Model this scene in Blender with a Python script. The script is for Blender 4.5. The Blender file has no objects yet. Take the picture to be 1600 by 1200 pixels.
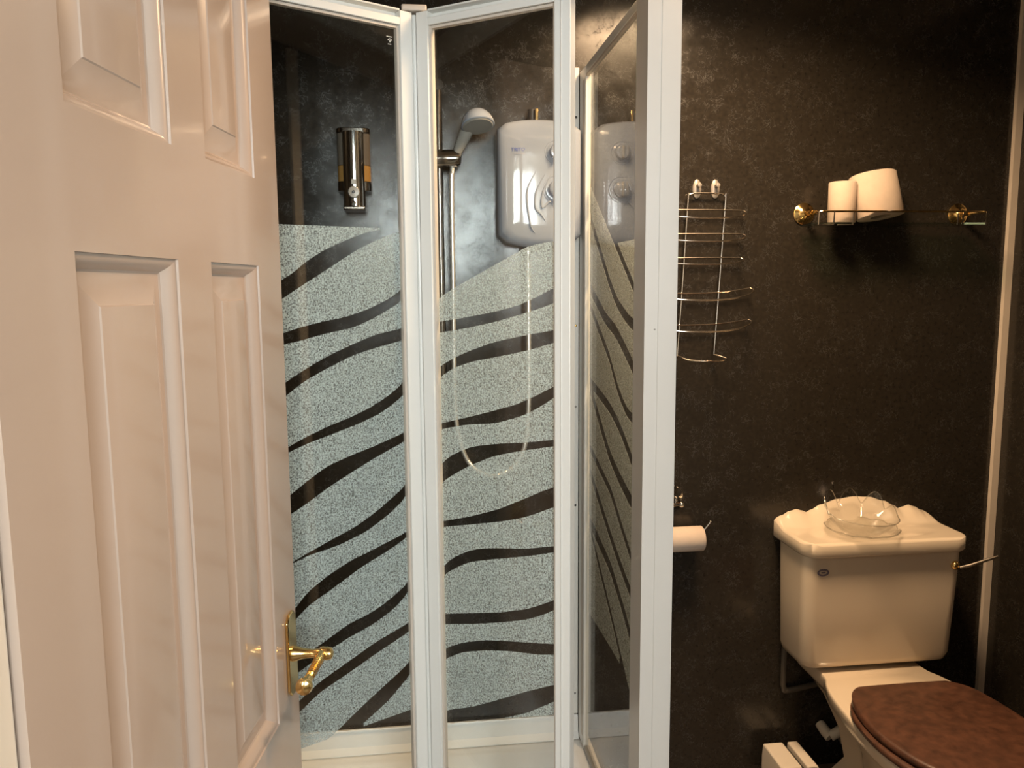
import bpy, bmesh, math, random
from mathutils import Vector, Matrix
from math import sin, cos, pi, radians
SC = bpy.context.scene
C = SC.collection

# ---------------------------------------------------------------- camera, world, daylight, exposure
cam_d = bpy.data.cameras.new('camera'); cam = bpy.data.objects.new('camera', cam_d); C.objects.link(cam)
cam_d.sensor_width = 36.0; cam_d.lens = 36.0 * 1240.0 / 1600.0; cam_d.clip_start = 0.02
yaw, pitch, roll = radians(6.9), radians(7.0), radians(-0.45)
fwd = Vector((sin(yaw)*cos(pitch), cos(yaw)*cos(pitch), -sin(pitch)))
rt = Vector((cos(yaw), -sin(yaw), 0)); up = rt.cross(fwd)
rr = rt*cos(roll) + up*sin(roll); uu = up*cos(roll) - rt*sin(roll)
M = Matrix((rr, uu, -fwd)).transposed().to_4x4(); M.translation = Vector((0, 0, 1.5))
cam.matrix_world = M
SC.camera = cam

w = bpy.data.worlds.new('world'); SC.world = w; w.use_nodes = True
w.node_tree.nodes['Background'].inputs[0].default_value = (0.75, 0.86, 1.0, 1)
w.node_tree.nodes['Background'].inputs[1].default_value = 1.0

def area(name, loc, rot, sx, sy, col, power, shape='RECTANGLE'):
    d = bpy.data.lights.new(name, 'AREA'); d.shape = shape; d.size = sx; d.size_y = sy
    d.color = col; d.energy = power
    o = bpy.data.objects.new(name, d); o.location = loc; o.rotation_euler = rot; C.objects.link(o); return o
# daylight coming through the passage window behind the photographer (window centre 0.35, -1.5, 1.75)
area('window_daylight', (0.31, -1.66, 1.88), (radians(90), 0, 0), 1.16, 0.98, (0.98, 0.99, 1.0), 38)
# the warm ceiling lamp of the bathroom
area('ceiling_lamp_light', (0.74, 1.58, 2.375), (0, 0, 0), 0.36, 0.36, (1.0, 0.66, 0.38), 13, 'DISK').data.spread = radians(152)

SC.cycles.transparent_max_bounces = 32
vs = SC.view_settings
vs.view_transform = 'Standard'; vs.look = 'None'; vs.gamma = 1.0; vs.use_curve_mapping = False
vs.exposure = 1.5

# ---------------------------------------------------------------- materials
def new_mat(name):
    m = bpy.data.materials.new(name); m.use_nodes = True
    nt = m.node_tree; return m, nt, nt.nodes['Principled BSDF']
def pmat(name, col, rough=0.5, metal=0.0, noise=0.04, scale=12.0, bump=0.0, spec=0.5, coat=0.0, detail=4):
    m, nt, b = new_mat(name)
    n = nt.nodes.new('ShaderNodeTexNoise'); n.inputs['Scale'].default_value = scale; n.inputs['Detail'].default_value = detail
    tc = nt.nodes.new('ShaderNodeTexCoord'); nt.links.new(tc.outputs['Object'], n.inputs['Vector'])
    r = nt.nodes.new('ShaderNodeValToRGB')
    r.color_ramp.elements[0].position = 0.3; r.color_ramp.elements[1].position = 0.7
    r.color_ramp.elements[0].color = tuple(max(0, c*(1-noise)) for c in col) + (1,)
    r.color_ramp.elements[1].color = tuple(min(1, c*(1+noise)) for c in col) + (1,)
    nt.links.new(n.outputs['Fac'], r.inputs['Fac']); nt.links.new(r.outputs['Color'], b.inputs['Base Color'])
    b.inputs['Roughness'].default_value = rough; b.inputs['Metallic'].default_value = metal
    b.inputs['Specular IOR Level'].default_value = spec
    if coat: b.inputs['Coat Weight'].default_value = coat; b.inputs['Coat Roughness'].default_value = 0.08
    if bump:
        bp = nt.nodes.new('ShaderNodeBump'); bp.inputs['Strength'].default_value = bump; bp.inputs['Distance'].default_value = 0.002
        nt.links.new(n.outputs['Fac'], bp.inputs['Height']); nt.links.new(bp.outputs['Normal'], b.inputs['Normal'])
    return m
def glassy(name, tint=(1, 1, 1), ior=1.5, rough=0.0):
    m = bpy.data.materials.new(name); m.use_nodes = True; nt = m.node_tree; nt.nodes.clear()
    o = nt.nodes.new('ShaderNodeOutputMaterial'); mx = nt.nodes.new('ShaderNodeMixShader')
    t = nt.nodes.new('ShaderNodeBsdfTransparent'); t.inputs[0].default_value = tint + (1,)
    g = nt.nodes.new('ShaderNodeBsdfGlossy'); g.inputs['Roughness'].default_value = rough
    f = nt.nodes.new('ShaderNodeFresnel'); f.inputs['IOR'].default_value = ior
    geo = nt.nodes.new('ShaderNodeNewGeometry')
    # both faces of the pane reflect like air-to-glass
    nt.links.new(f.outputs[0], mx.inputs[0]); nt.links.new(t.outputs[0], mx.inputs[1]); nt.links.new(g.outputs[0], mx.inputs[2])
    vm = nt.nodes.new('ShaderNodeVectorMath'); vm.operation = 'SCALE'
    ml = nt.nodes.new('ShaderNodeMath'); ml.operation = 'MULTIPLY_ADD'; ml.inputs[1].default_value = -2.0; ml.inputs[2].default_value = 1.0
    nt.links.new(geo.outputs['Backfacing'], ml.inputs[0]); nt.links.new(geo.outputs['Normal'], vm.inputs[0]); nt.links.new(ml.outputs[0], vm.inputs['Scale'])
    # Normal is flipped towards the viewer on backfaces already; feed it unflipped so the fresnel node keeps air-to-glass
    inv = nt.nodes.new('ShaderNodeMath'); inv.operation = 'MULTIPLY_ADD'; inv.inputs[1].default_value = (1/ior - ior); inv.inputs[2].default_value = ior
    nt.links.new(geo.outputs['Backfacing'], inv.inputs[0]); nt.links.new(inv.outputs[0], f.inputs['IOR'])
    nt.nodes.remove(vm); nt.nodes.remove(ml)
    nt.links.new(mx.outputs[0], o.inputs[0]); return m
def laminate(name):
    m, nt, b = new_mat(name); L = nt.links.new
    tc = nt.nodes.new('ShaderNodeTexCoord')
    n1 = nt.nodes.new('ShaderNodeTexNoise'); n1.inputs['Scale'].default_value = 14; n1.inputs['Detail'].default_value = 5
    L(tc.outputs['Object'], n1.inputs['Vector'])
    mixv = nt.nodes.new('ShaderNodeMix'); mixv.data_type = 'RGBA'; mixv.blend_type = 'ADD'; mixv.inputs[0].default_value = 0.22
    L(tc.outputs['Object'], mixv.inputs[6]); L(n1.outputs['Color'], mixv.inputs[7])
    v = nt.nodes.new('ShaderNodeTexVoronoi'); v.feature = 'DISTANCE_TO_EDGE'; v.inputs['Scale'].default_value = 46
    L(mixv.outputs[2], v.inputs['Vector'])
    r = nt.nodes.new('ShaderNodeValToRGB'); r.color_ramp.elements[0].position = 0.0; r.color_ramp.elements[1].position = 0.055
    r.color_ramp.elements[0].color = (1, 1, 1, 1); r.color_ramp.elements[1].color = (0, 0, 0, 1)
    L(v.outputs['Distance'], r.inputs['Fac'])
    n2 = nt.nodes.new('ShaderNodeTexNoise'); n2.inputs['Scale'].default_value = 21; n2.inputs['Detail'].default_value = 6; n2.inputs['Roughness'].default_value = 0.7
    L(tc.outputs['Object'], n2.inputs['Vector'])
    r2 = nt.nodes.new('ShaderNodeValToRGB'); r2.color_ramp.elements[0].position = 0.47; r2.color_ramp.elements[1].position = 0.63
    L(n2.outputs['Fac'], r2.inputs['Fac'])
    mul = nt.nodes.new('ShaderNodeMath'); mul.operation = 'MULTIPLY'; L(r.outputs['Color'], mul.inputs[0]); L(r2.outputs['Color'], mul.inputs[1])
    n3 = nt.nodes.new('ShaderNodeTexNoise'); n3.inputs['Scale'].default_value = 90; n3.inputs['Detail'].default_value = 3
    L(tc.outputs['Object'], n3.inputs['Vector'])
    base = nt.nodes.new('ShaderNodeValToRGB')
    base.color_ramp.elements[0].position = 0.35; base.color_ramp.elements[0].color = (0.017, 0.0145, 0.0115, 1)
    base.color_ramp.elements[1].position = 0.75; base.color_ramp.elements[1].color = (0.029, 0.0245, 0.0185, 1)
    L(n3.outputs['Fac'], base.inputs['Fac'])
    mc = nt.nodes.new('ShaderNodeMix'); mc.data_type = 'RGBA'; L(mul.outputs[0], mc.inputs[0]); L(base.outputs['Color'], mc.inputs[6]); mc.inputs[7].default_value = (0.042, 0.041, 0.038, 1)
    L(mc.outputs[2], b.inputs['Base Color'])
    mr = nt.nodes.new('ShaderNodeMapRange'); mr.inputs['From Min'].default_value = 0.3; mr.inputs['From Max'].default_value = 0.7
    mr.inputs['To Min'].default_value = 0.15; mr.inputs['To Max'].default_value = 0.27; L(n2.outputs['Fac'], mr.inputs['Value'])
    ma = nt.nodes.new('ShaderNodeMath'); ma.operation = 'MULTIPLY_ADD'; ma.inputs[1].default_value = 0.34
    L(mul.outputs[0], ma.inputs[0]); L(mr.outputs[0], ma.inputs[2]); L(ma.outputs[0], b.inputs['Roughness'])
    bp = nt.nodes.new('ShaderNodeBump'); bp.inputs['Strength'].default_value = 0.03; bp.inputs['Distance'].default_value = 0.0008
    L(n3.outputs['Fac'], bp.inputs['Height']); L(bp.outputs['Normal'], b.inputs['Normal'])
    return m
def frost(name):
    m = bpy.data.materials.new(name); m.use_nodes = True; nt = m.node_tree; nt.nodes.clear(); L = nt.links.new
    o = nt.nodes.new('ShaderNodeOutputMaterial'); mx = nt.nodes.new('ShaderNodeMixShader')
    t = nt.nodes.new('ShaderNodeBsdfTransparent'); d = nt.nodes.new('ShaderNodeBsdfDiffuse'); tr = nt.nodes.new('ShaderNodeBsdfTranslucent')
    d.inputs[0].default_value = (0.80, 0.86, 0.86, 1); tr.inputs[0].default_value = (0.80, 0.86, 0.86, 1)
    m2 = nt.nodes.new('ShaderNodeMixShader'); m2.inputs[0].default_value = 0.35; L(d.outputs[0], m2.inputs[1]); L(tr.outputs[0], m2.inputs[2])
    tc = nt.nodes.new('ShaderNodeTexCoord'); n = nt.nodes.new('ShaderNodeTexNoise'); n.inputs['Scale'].default_value = 330; n.inputs['Detail'].default_value = 2
    L(tc.outputs['Object'], n.inputs['Vector'])
    r = nt.nodes.new('ShaderNodeMapRange'); r.inputs['From Min'].default_value = 0.36; r.inputs['From Max'].default_value = 0.62
    r.inputs['To Min'].default_value = 0.14; r.inputs['To Max'].default_value = 0.84
    L(n.outputs['Fac'], r.inputs['Value']); L(r.outputs[0], mx.inputs[0]); L(t.outputs[0], mx.inputs[1]); L(m2.outputs[0], mx.inputs[2])
    L(mx.outputs[0], o.inputs[0]); return m
def emis(name, col, s):
    m, nt, b = new_mat(name); b.inputs['Emission Color'].default_value = col + (1,); b.inputs['Emission Strength'].default_value = s
    b.inputs['Base Color'].default_value = col + (1,); return m

LAM = laminate('black_granite_laminate')
DOOR = pmat('cream_gloss_paint', (0.455, 0.36, 0.295), 0.24, noise=0.015, scale=5, coat=0.5)
JAMB = pmat('white_gloss_paint', (0.74, 0.70, 0.62), 0.3, noise=0.01)
ALU = pmat('white_powder_coated_metal', (0.78, 0.78, 0.74), 0.32, noise=0.01)
POSTM = pmat('cream_white_coated_metal', (0.60, 0.575, 0.53), 0.32, noise=0.01)
HOOKM = pmat('satin_metal_pad', (0.27, 0.25, 0.22), 0.4, 0.3, noise=0.05)
RIMG = glassy('thick_glass_rim', (0.95, 0.95, 0.93), 2.3)
HOSEM = pmat('bright_flexible_metal', (0.86, 0.85, 0.82), 0.34, 0.75, noise=0.02)
STRIP = pmat('cream_joint_strip', (0.62, 0.55, 0.47), 0.4, noise=0.02)
GLASS = glassy('clear_safety_glass', (0.97, 0.985, 0.975))
BOWL = glassy('clear_moulded_glass', (0.975, 0.975, 0.97), 1.42)
SHELFG = glassy('green_edged_glass', (0.86, 0.95, 0.90))
FROST = frost('frosted_film')
ACR = pmat('white_acrylic', (0.86, 0.85, 0.82), 0.3, noise=0.015)
CER = pmat('ivory_glazed_ceramic', (0.66, 0.57, 0.45), 0.16, noise=0.01, scale=4, coat=0.4)
WOOD = pmat('brown_mahogany_seat', (0.072, 0.030, 0.017), 0.42, noise=0.38, scale=42, bump=0.1, detail=7)
CHROME = pmat('chrome', (0.72, 0.71, 0.69), 0.1, 1.0, noise=0.02)
DCHROME = pmat('dark_chrome', (0.30, 0.27, 0.24), 0.16, 1.0, noise=0.03)
STEEL = pmat('satin_steel_wire', (0.62, 0.57, 0.50), 0.22, 1.0, noise=0.03)
BRASS = pmat('polished_brass', (0.80, 0.56, 0.23), 0.15, 1.0, noise=0.06, scale=30)
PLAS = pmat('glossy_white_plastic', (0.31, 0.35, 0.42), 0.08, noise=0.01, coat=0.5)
PLAS2 = pmat('warm_white_plastic', (0.70, 0.64, 0.55), 0.35, noise=0.02)
GREYP = pmat('grey_plastic', (0.30, 0.29, 0.27), 0.3, noise=0.03)
DARKP = pmat('dark_plastic', (0.03, 0.028, 0.026), 0.35, noise=0.1)
AMBER = pmat('amber_liquid_soap', (0.30, 0.165, 0.05), 0.12, noise=0.05)
SMOKE = pmat('smoky_clear_tank', (0.12, 0.10, 0.08), 0.08, noise=0.05)
PAPER = pmat('white_tissue_paper', (0.49, 0.405, 0.33), 0.95, noise=0.03, scale=60, bump=0.3)
CARD = pmat('grey_cardboard', (0.28, 0.22, 0.16), 0.9, noise=0.08)
BLUE = pmat('blue_print', (0.05, 0.08, 0.38), 0.4)
DBLUE = pmat('dull_blue_print', (0.16, 0.13, 0.20), 0.4)
GREYT = pmat('grey_print', (0.34, 0.34, 0.38), 0.4)
ETCH = pmat('white_etching', (0.72, 0.72, 0.68), 0.6)
PLASTER = pmat('painted_plaster', (0.62, 0.56, 0.48), 0.8, noise=0.02)
CEIL = pmat('white_ceiling', (0.60, 0.55, 0.47), 0.8, noise=0.02)
FLOOR = pmat('brown_vinyl_floor', (0.11, 0.08, 0.055), 0.5, noise=0.2)
LAMP = emis('lit_lamp_diffuser', (1.0, 0.72, 0.42), 3.0)

# ---------------------------------------------------------------- helpers
BASE = {}
def base_of(p):
    while p is not None:
        if p.name in BASE: return BASE[p.name]
        p = p.parent
    return Vector((0, 0, 0))
def obj(name, bm, m, parent=None, smooth=35, bevel=0.0, seg=2, subd=0, label=None):
    """one mesh object from a bmesh given in world coordinates"""
    bmesh.ops.recalc_face_normals(bm, faces=bm.faces)
    me = bpy.data.meshes.new(name)
    b = base_of(parent)
    bmesh.ops.translate(bm, verts=bm.verts, vec=-b)
    if smooth:
        for f in bm.faces: f.smooth = True
        for e in bm.edges:
            if len(e.link_faces) == 2 and e.calc_face_angle(0) > radians(smooth): e.smooth = False
    bm.to_mesh(me); bm.free(); me.materials.append(m)
    o = bpy.data.objects.new(name, me); C.objects.link(o)
    if parent is not None: o.parent = parent
    if bevel:
        k = o.modifiers.new('bevel', 'BEVEL'); k.width = bevel; k.segments = seg; k.limit_method = 'ANGLE'; k.angle_limit = radians(40)
    if subd:
        k = o.modifiers.new('subd', 'SUBSURF'); k.levels = subd; k.render_levels = subd
    if label: o['label'] = label
    return o
def tag(o, label, cat, group=None):
    o['label'] = label; o['category'] = cat
    if group: o['group'] = group
    return o
def thing(name, label, cat, loc, group=None):
    o = bpy.data.objects.new(name, None); o.empty_display_size = 0.05; C.objects.link(o); o.location = loc
    BASE[o.name] = Vector(loc); return tag(o, label, cat, group)
def struct(name, bm, m, **k):
    o = obj(name, bm, m, **k); o['kind'] = 'structure'; return o
def box(bm, x0, x1, y0, y1, z0, z1, M=None):
    v = [Vector((x, y, z)) for x in (x0, x1) for y in (y0, y1) for z in (z0, z1)]
    if M is not None: v = [M @ p for p in v]
    v = [bm.verts.new(p) for p in v]
    for f in ((0,1,3,2),(4,6,7,5),(0,4,5,1),(2,3,7,6),(0,2,6,4),(1,5,7,3)): bm.faces.new([v[i] for i in f])
    return bm
def B(*a, **k): return box(bmesh.new(), *a, **k)
def loft(bm, rings, cap=True, closed=True):
    rs = [[bm.verts.new(p) for p in r] for r in rings]
    n = len(rs[0])
    for a, b in zip(rs, rs[1:]):
        for i in range(n if closed else n-1):
            j = (i+1) % n; bm.faces.new((a[i], a[j], b[j], b[i]))
    if cap: bm.faces.new(rs[0]); bm.faces.new(rs[-1])
    return bm
def tube(bm, pts, r, n=10, cyc=False):
    pts = [Vector(p) for p in pts]; rings = []; N = len(pts)
    rad = r if isinstance(r, (list, tuple)) else [r]*N
    prev = None
    for i, p in enumerate(pts):
        if cyc: t = (pts[(i+1) % N] - pts[i-1])
        else: t = pts[min(i+1, N-1)] - pts[max(i-1, 0)]
        t.normalize()
        if prev is None:
            a = Vector((0, 0, 1)) if abs(t.z) < 0.9 else Vector((0, 1, 0)); u = t.cross(a).normalized()
        else:
            u = (prev - t*prev.dot(t)).normalized()
        prev = u; v = t.cross(u)
        rings.append([p + (u*cos(2*pi*k/n) + v*sin(2*pi*k/n))*rad[i] for k in range(n)])
    if cyc: rings.append(rings[0]); loft(bm, rings, cap=False); bmesh.ops.remove_doubles(bm, verts=bm.verts, dist=1e-6)
    else: loft(bm, rings)
    return bm
def T(*a, **k): return tube(bmesh.new(), *a, **k)
def lathe(bm, prof, c=(0, 0, 0), axis=(0, 0, 1), n=32, sx=1.0, sy=1.0):
    """profile of (radius, height) turned about an axis"""
    q = Vector((0, 0, 1)).rotation_difference(Vector(axis).normalized()); c = Vector(c)
    rings = [[c + q @ Vector((max(r, 1e-5)*cos(2*pi*k/n)*sx, max(r, 1e-5)*sin(2*pi*k/n)*sy, h)) for k in range(n)] for r, h in prof]
    return loft(bm, rings)
def LA(*a, **k): return lathe(bmesh.new(), *a, **k)
def spline(pts, n=8, cyc=False):
    """Catmull-Rom through the points"""
    P = [Vector(p) for p in pts]; N = len(P); out = []
    rng = range(N) if cyc else range(N-1)
    for i in rng:
        g = (lambda k: P[k % N]) if cyc else (lambda k: P[max(0, min(N-1, k))])
        p0, p1, p2, p3 = g(i-1), g(i), g(i+1), g(i+2)
        for k in range(n):
            t = k/n
            out.append(0.5*((2*p1) + (p2-p0)*t + (2*p0-5*p1+4*p2-p3)*t*t + (3*p1-p0-3*p2+p3)*t**3))
    if not cyc: out.append(P[-1])
    return out
def rrect(cx, cy, hx, hy, r, n=5):
    """rounded rectangle outline"""
    o = []
    for q, (sx, sy) in enumerate(((1, 1), (-1, 1), (-1, -1), (1, -1))):
        for k in range(n+1):
            a = (q + k/n)*pi/2
            o.append((cx + sx*(hx-r) + r*cos(a), cy + sy*(hy-r) + r*sin(a)))
    return o
def prism(bm, outline, f0, f1):
    return loft(bm, [[Vector(f0(p)) for p in outline], [Vector(f1(p)) for p in outline]])
def text(name, s, size, loc, rot, m, parent, ext=0.0003, align='CENTER'):
    cu = bpy.data.curves.new(name, 'FONT'); cu.body = s; cu.size = size; cu.extrude = ext; cu.align_x = align; cu.align_y = 'CENTER'
    t = bpy.data.objects.new(name, cu); C.objects.link(t)
    dg = bpy.context.evaluated_depsgraph_get(); me = bpy.data.meshes.new_from_object(t.evaluated_get(dg)); bpy.data.objects.remove(t)
    o = bpy.data.objects.new(name, me); C.objects.link(o); me.materials.clear(); me.materials.append(m)
    o.parent = parent; o.location = Vector(loc) - base_of(parent); o.rotation_euler = rot; return o
PAT_L = [[1.6237,1.6237,1.6237,1.6237,1.6237,1.6237,1.6236,1.6236,1.6236,1.6236,1.6236,1.6236,1.6235,1.6235,1.6235,1.6235,1.6235,1.6234,1.6234,1.6234,1.6234,1.6233,1.6233,1.6233,1.6233],[1.6327,1.6305,1.6282,1.6259,1.6235,1.6208,1.6179,1.6148,1.6115,1.6075,1.6029,1.5982,1.5932,1.5879,1.5824,1.5767,1.5705,1.5632,1.5556,1.5471,1.5374,1.5282,1.5208,1.514,1.5072],[1.6225,1.619,1.6152,1.6108,1.6062,1.6015,1.5965,1.5911,1.5856,1.5796,1.5728,1.5657,1.5585,1.5512,1.5438,1.5363,1.5289,1.5217,1.5146,1.5074,1.5,1.4925,1.4848,1.4772,1.4696],[1.5029,1.4956,1.4883,1.4811,1.4745,1.4688,1.4637,1.4586,1.4542,1.4504,1.4468,1.4433,1.4405,1.4383,1.4364,1.4345,1.4325,1.4301,1.4275,1.4249,1.4222,1.419,1.4155,1.4119,1.4083],[1.4786,1.4718,1.4649,1.4582,1.4518,1.4459,1.4401,1.4345,1.4295,1.4249,1.4207,1.4174,1.4151,1.413,1.411,1.409,1.4068,1.4043,1.4014,1.3984,1.3957,1.3936,1.3917,1.3899,1.388],[1.4149,1.4129,1.4108,1.4087,1.4066,1.4045,1.4022,1.399,1.3951,1.3909,1.3867,1.3824,1.3779,1.3731,1.3682,1.3632,1.3581,1.3525,1.3465,1.3403,1.334,1.3272,1.3201,1.3129,1.3057],[1.3888,1.3865,1.3842,1.3818,1.3795,1.3772,1.3747,1.3719,1.3689,1.366,1.3629,1.3591,1.3545,1.3494,1.3444,1.3394,1.3341,1.3286,1.3229,1.3171,1.3104,1.3026,1.2942,1.2859,1.2776],[1.3049,1.2963,1.2877,1.2791,1.2711,1.2643,1.2582,1.2521,1.2466,1.242,1.2378,1.2336,1.2297,1.2262,1.2229,1.2196,1.216,1.212,1.2076,1.2032,1.1987,1.1939,1.1887,1.1833,1.1778],[1.2776,1.269,1.2605,1.2526,1.2454,1.2387,1.2329,1.2281,1.2238,1.2196,1.2156,1.2123,1.2092,1.2061,1.203,1.1999,1.1969,1.1939,1.1909,1.1878,1.1844,1.1805,1.1764,1.1723,1.1682],[1.1886,1.185,1.1815,1.1779,1.1744,1.1709,1.1673,1.1639,1.1608,1.1578,1.1549,1.1519,1.1488,1.1454,1.1418,1.1382,1.134,1.1285,1.1218,1.1147,1.1074,1.0998,1.092,1.0843,1.0765],[1.1703,1.1657,1.1611,1.1564,1.1518,1.1472,1.1426,1.1379,1.1329,1.1277,1.1223,1.117,1.1117,1.1062,1.1005,1.0948,1.089,1.0828,1.076,1.0691,1.0626,1.0566,1.051,1.0454,1.0398],[1.08,1.069,1.0595,1.0513,1.0435,1.0358,1.0281,1.0208,1.0142,1.0081,1.0021,0.9964,0.9916,0.9876,0.9837,0.9799,0.9759,0.9718,0.9676,0.9634,0.9591,0.9547,0.9502,0.9458,0.9413],[1.0529,1.0422,1.0318,1.0223,1.0139,1.0063,0.9992,0.9928,0.9865,0.9809,0.9765,0.973,0.9696,0.9662,0.9631,0.9606,0.9589,0.9574,0.956,0.9546,0.9527,0.9498,0.9462,0.9425,0.9389],[0.9635,0.96,0.9565,0.9531,0.9496,0.9462,0.9427,0.9393,0.9359,0.9328,0.9298,0.9268,0.9235,0.9195,0.9148,0.9097,0.9046,0.899,0.8927,0.8859,0.8787,0.8692,0.8571,0.8443,0.8319],[0.9528,0.9476,0.9424,0.9372,0.932,0.9269,0.922,0.9175,0.9132,0.9089,0.9043,0.899,0.8932,0.8874,0.8815,0.8757,0.87,0.8646,0.8593,0.854,0.848,0.8402,0.8308,0.8209,0.811],[0.8548,0.8454,0.8364,0.8284,0.8215,0.815,0.8089,0.8038,0.7991,0.7949,0.7916,0.7891,0.7866,0.7836,0.7794,0.7741,0.7686,0.7633,0.7582,0.7534,0.7486,0.7438,0.7391,0.7343,0.7295],[0.8313,0.8214,0.8115,0.8017,0.7928,0.786,0.7805,0.7751,0.77,0.7659,0.7627,0.7597,0.7567,0.7535,0.7497,0.7456,0.7416,0.7373,0.7324,0.7274,0.7223,0.7172,0.7121,0.707,0.7019],[0.7522,0.7488,0.7455,0.7421,0.7388,0.7355,0.7321,0.7288,0.7253,0.7211,0.7165,0.7116,0.7067,0.7018,0.697,0.6923,0.6877,0.683,0.6783,0.6728,0.6661,0.6587,0.6514,0.6441,0.6367],[0.7319,0.7278,0.7236,0.7195,0.7154,0.7112,0.7071,0.7029,0.6986,0.6941,0.6896,0.685,0.6804,0.6759,0.6715,0.6672,0.6629,0.6586,0.6543,0.6492,0.6424,0.6347,0.6271,0.6195,0.6119],[0.6651,0.6576,0.65,0.6426,0.6356,0.6289,0.6224,0.6159,0.6092,0.6024,0.5956,0.5887,0.5817,0.5744,0.5669,0.5593,0.5519,0.5448,0.54,0.54,0.54,0.54,0.54,0.54,0.54],[0.6354,0.626,0.6165,0.6071,0.5977,0.5882,0.5795,0.5724,0.5661,0.5599,0.5537,0.5475,0.5413,0.54,0.54,0.54,0.54,0.54,0.54,0.54,0.54,0.54,0.54,0.54,0.54],[0.54,0.54,0.54,0.54,0.54,0.54,0.54,0.54,0.54,0.54,0.54,0.54,0.54,0.54,0.54,0.54,0.54,0.54,0.54,0.5432,0.5499,0.5566,0.5633,0.57,0.5766]]
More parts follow.
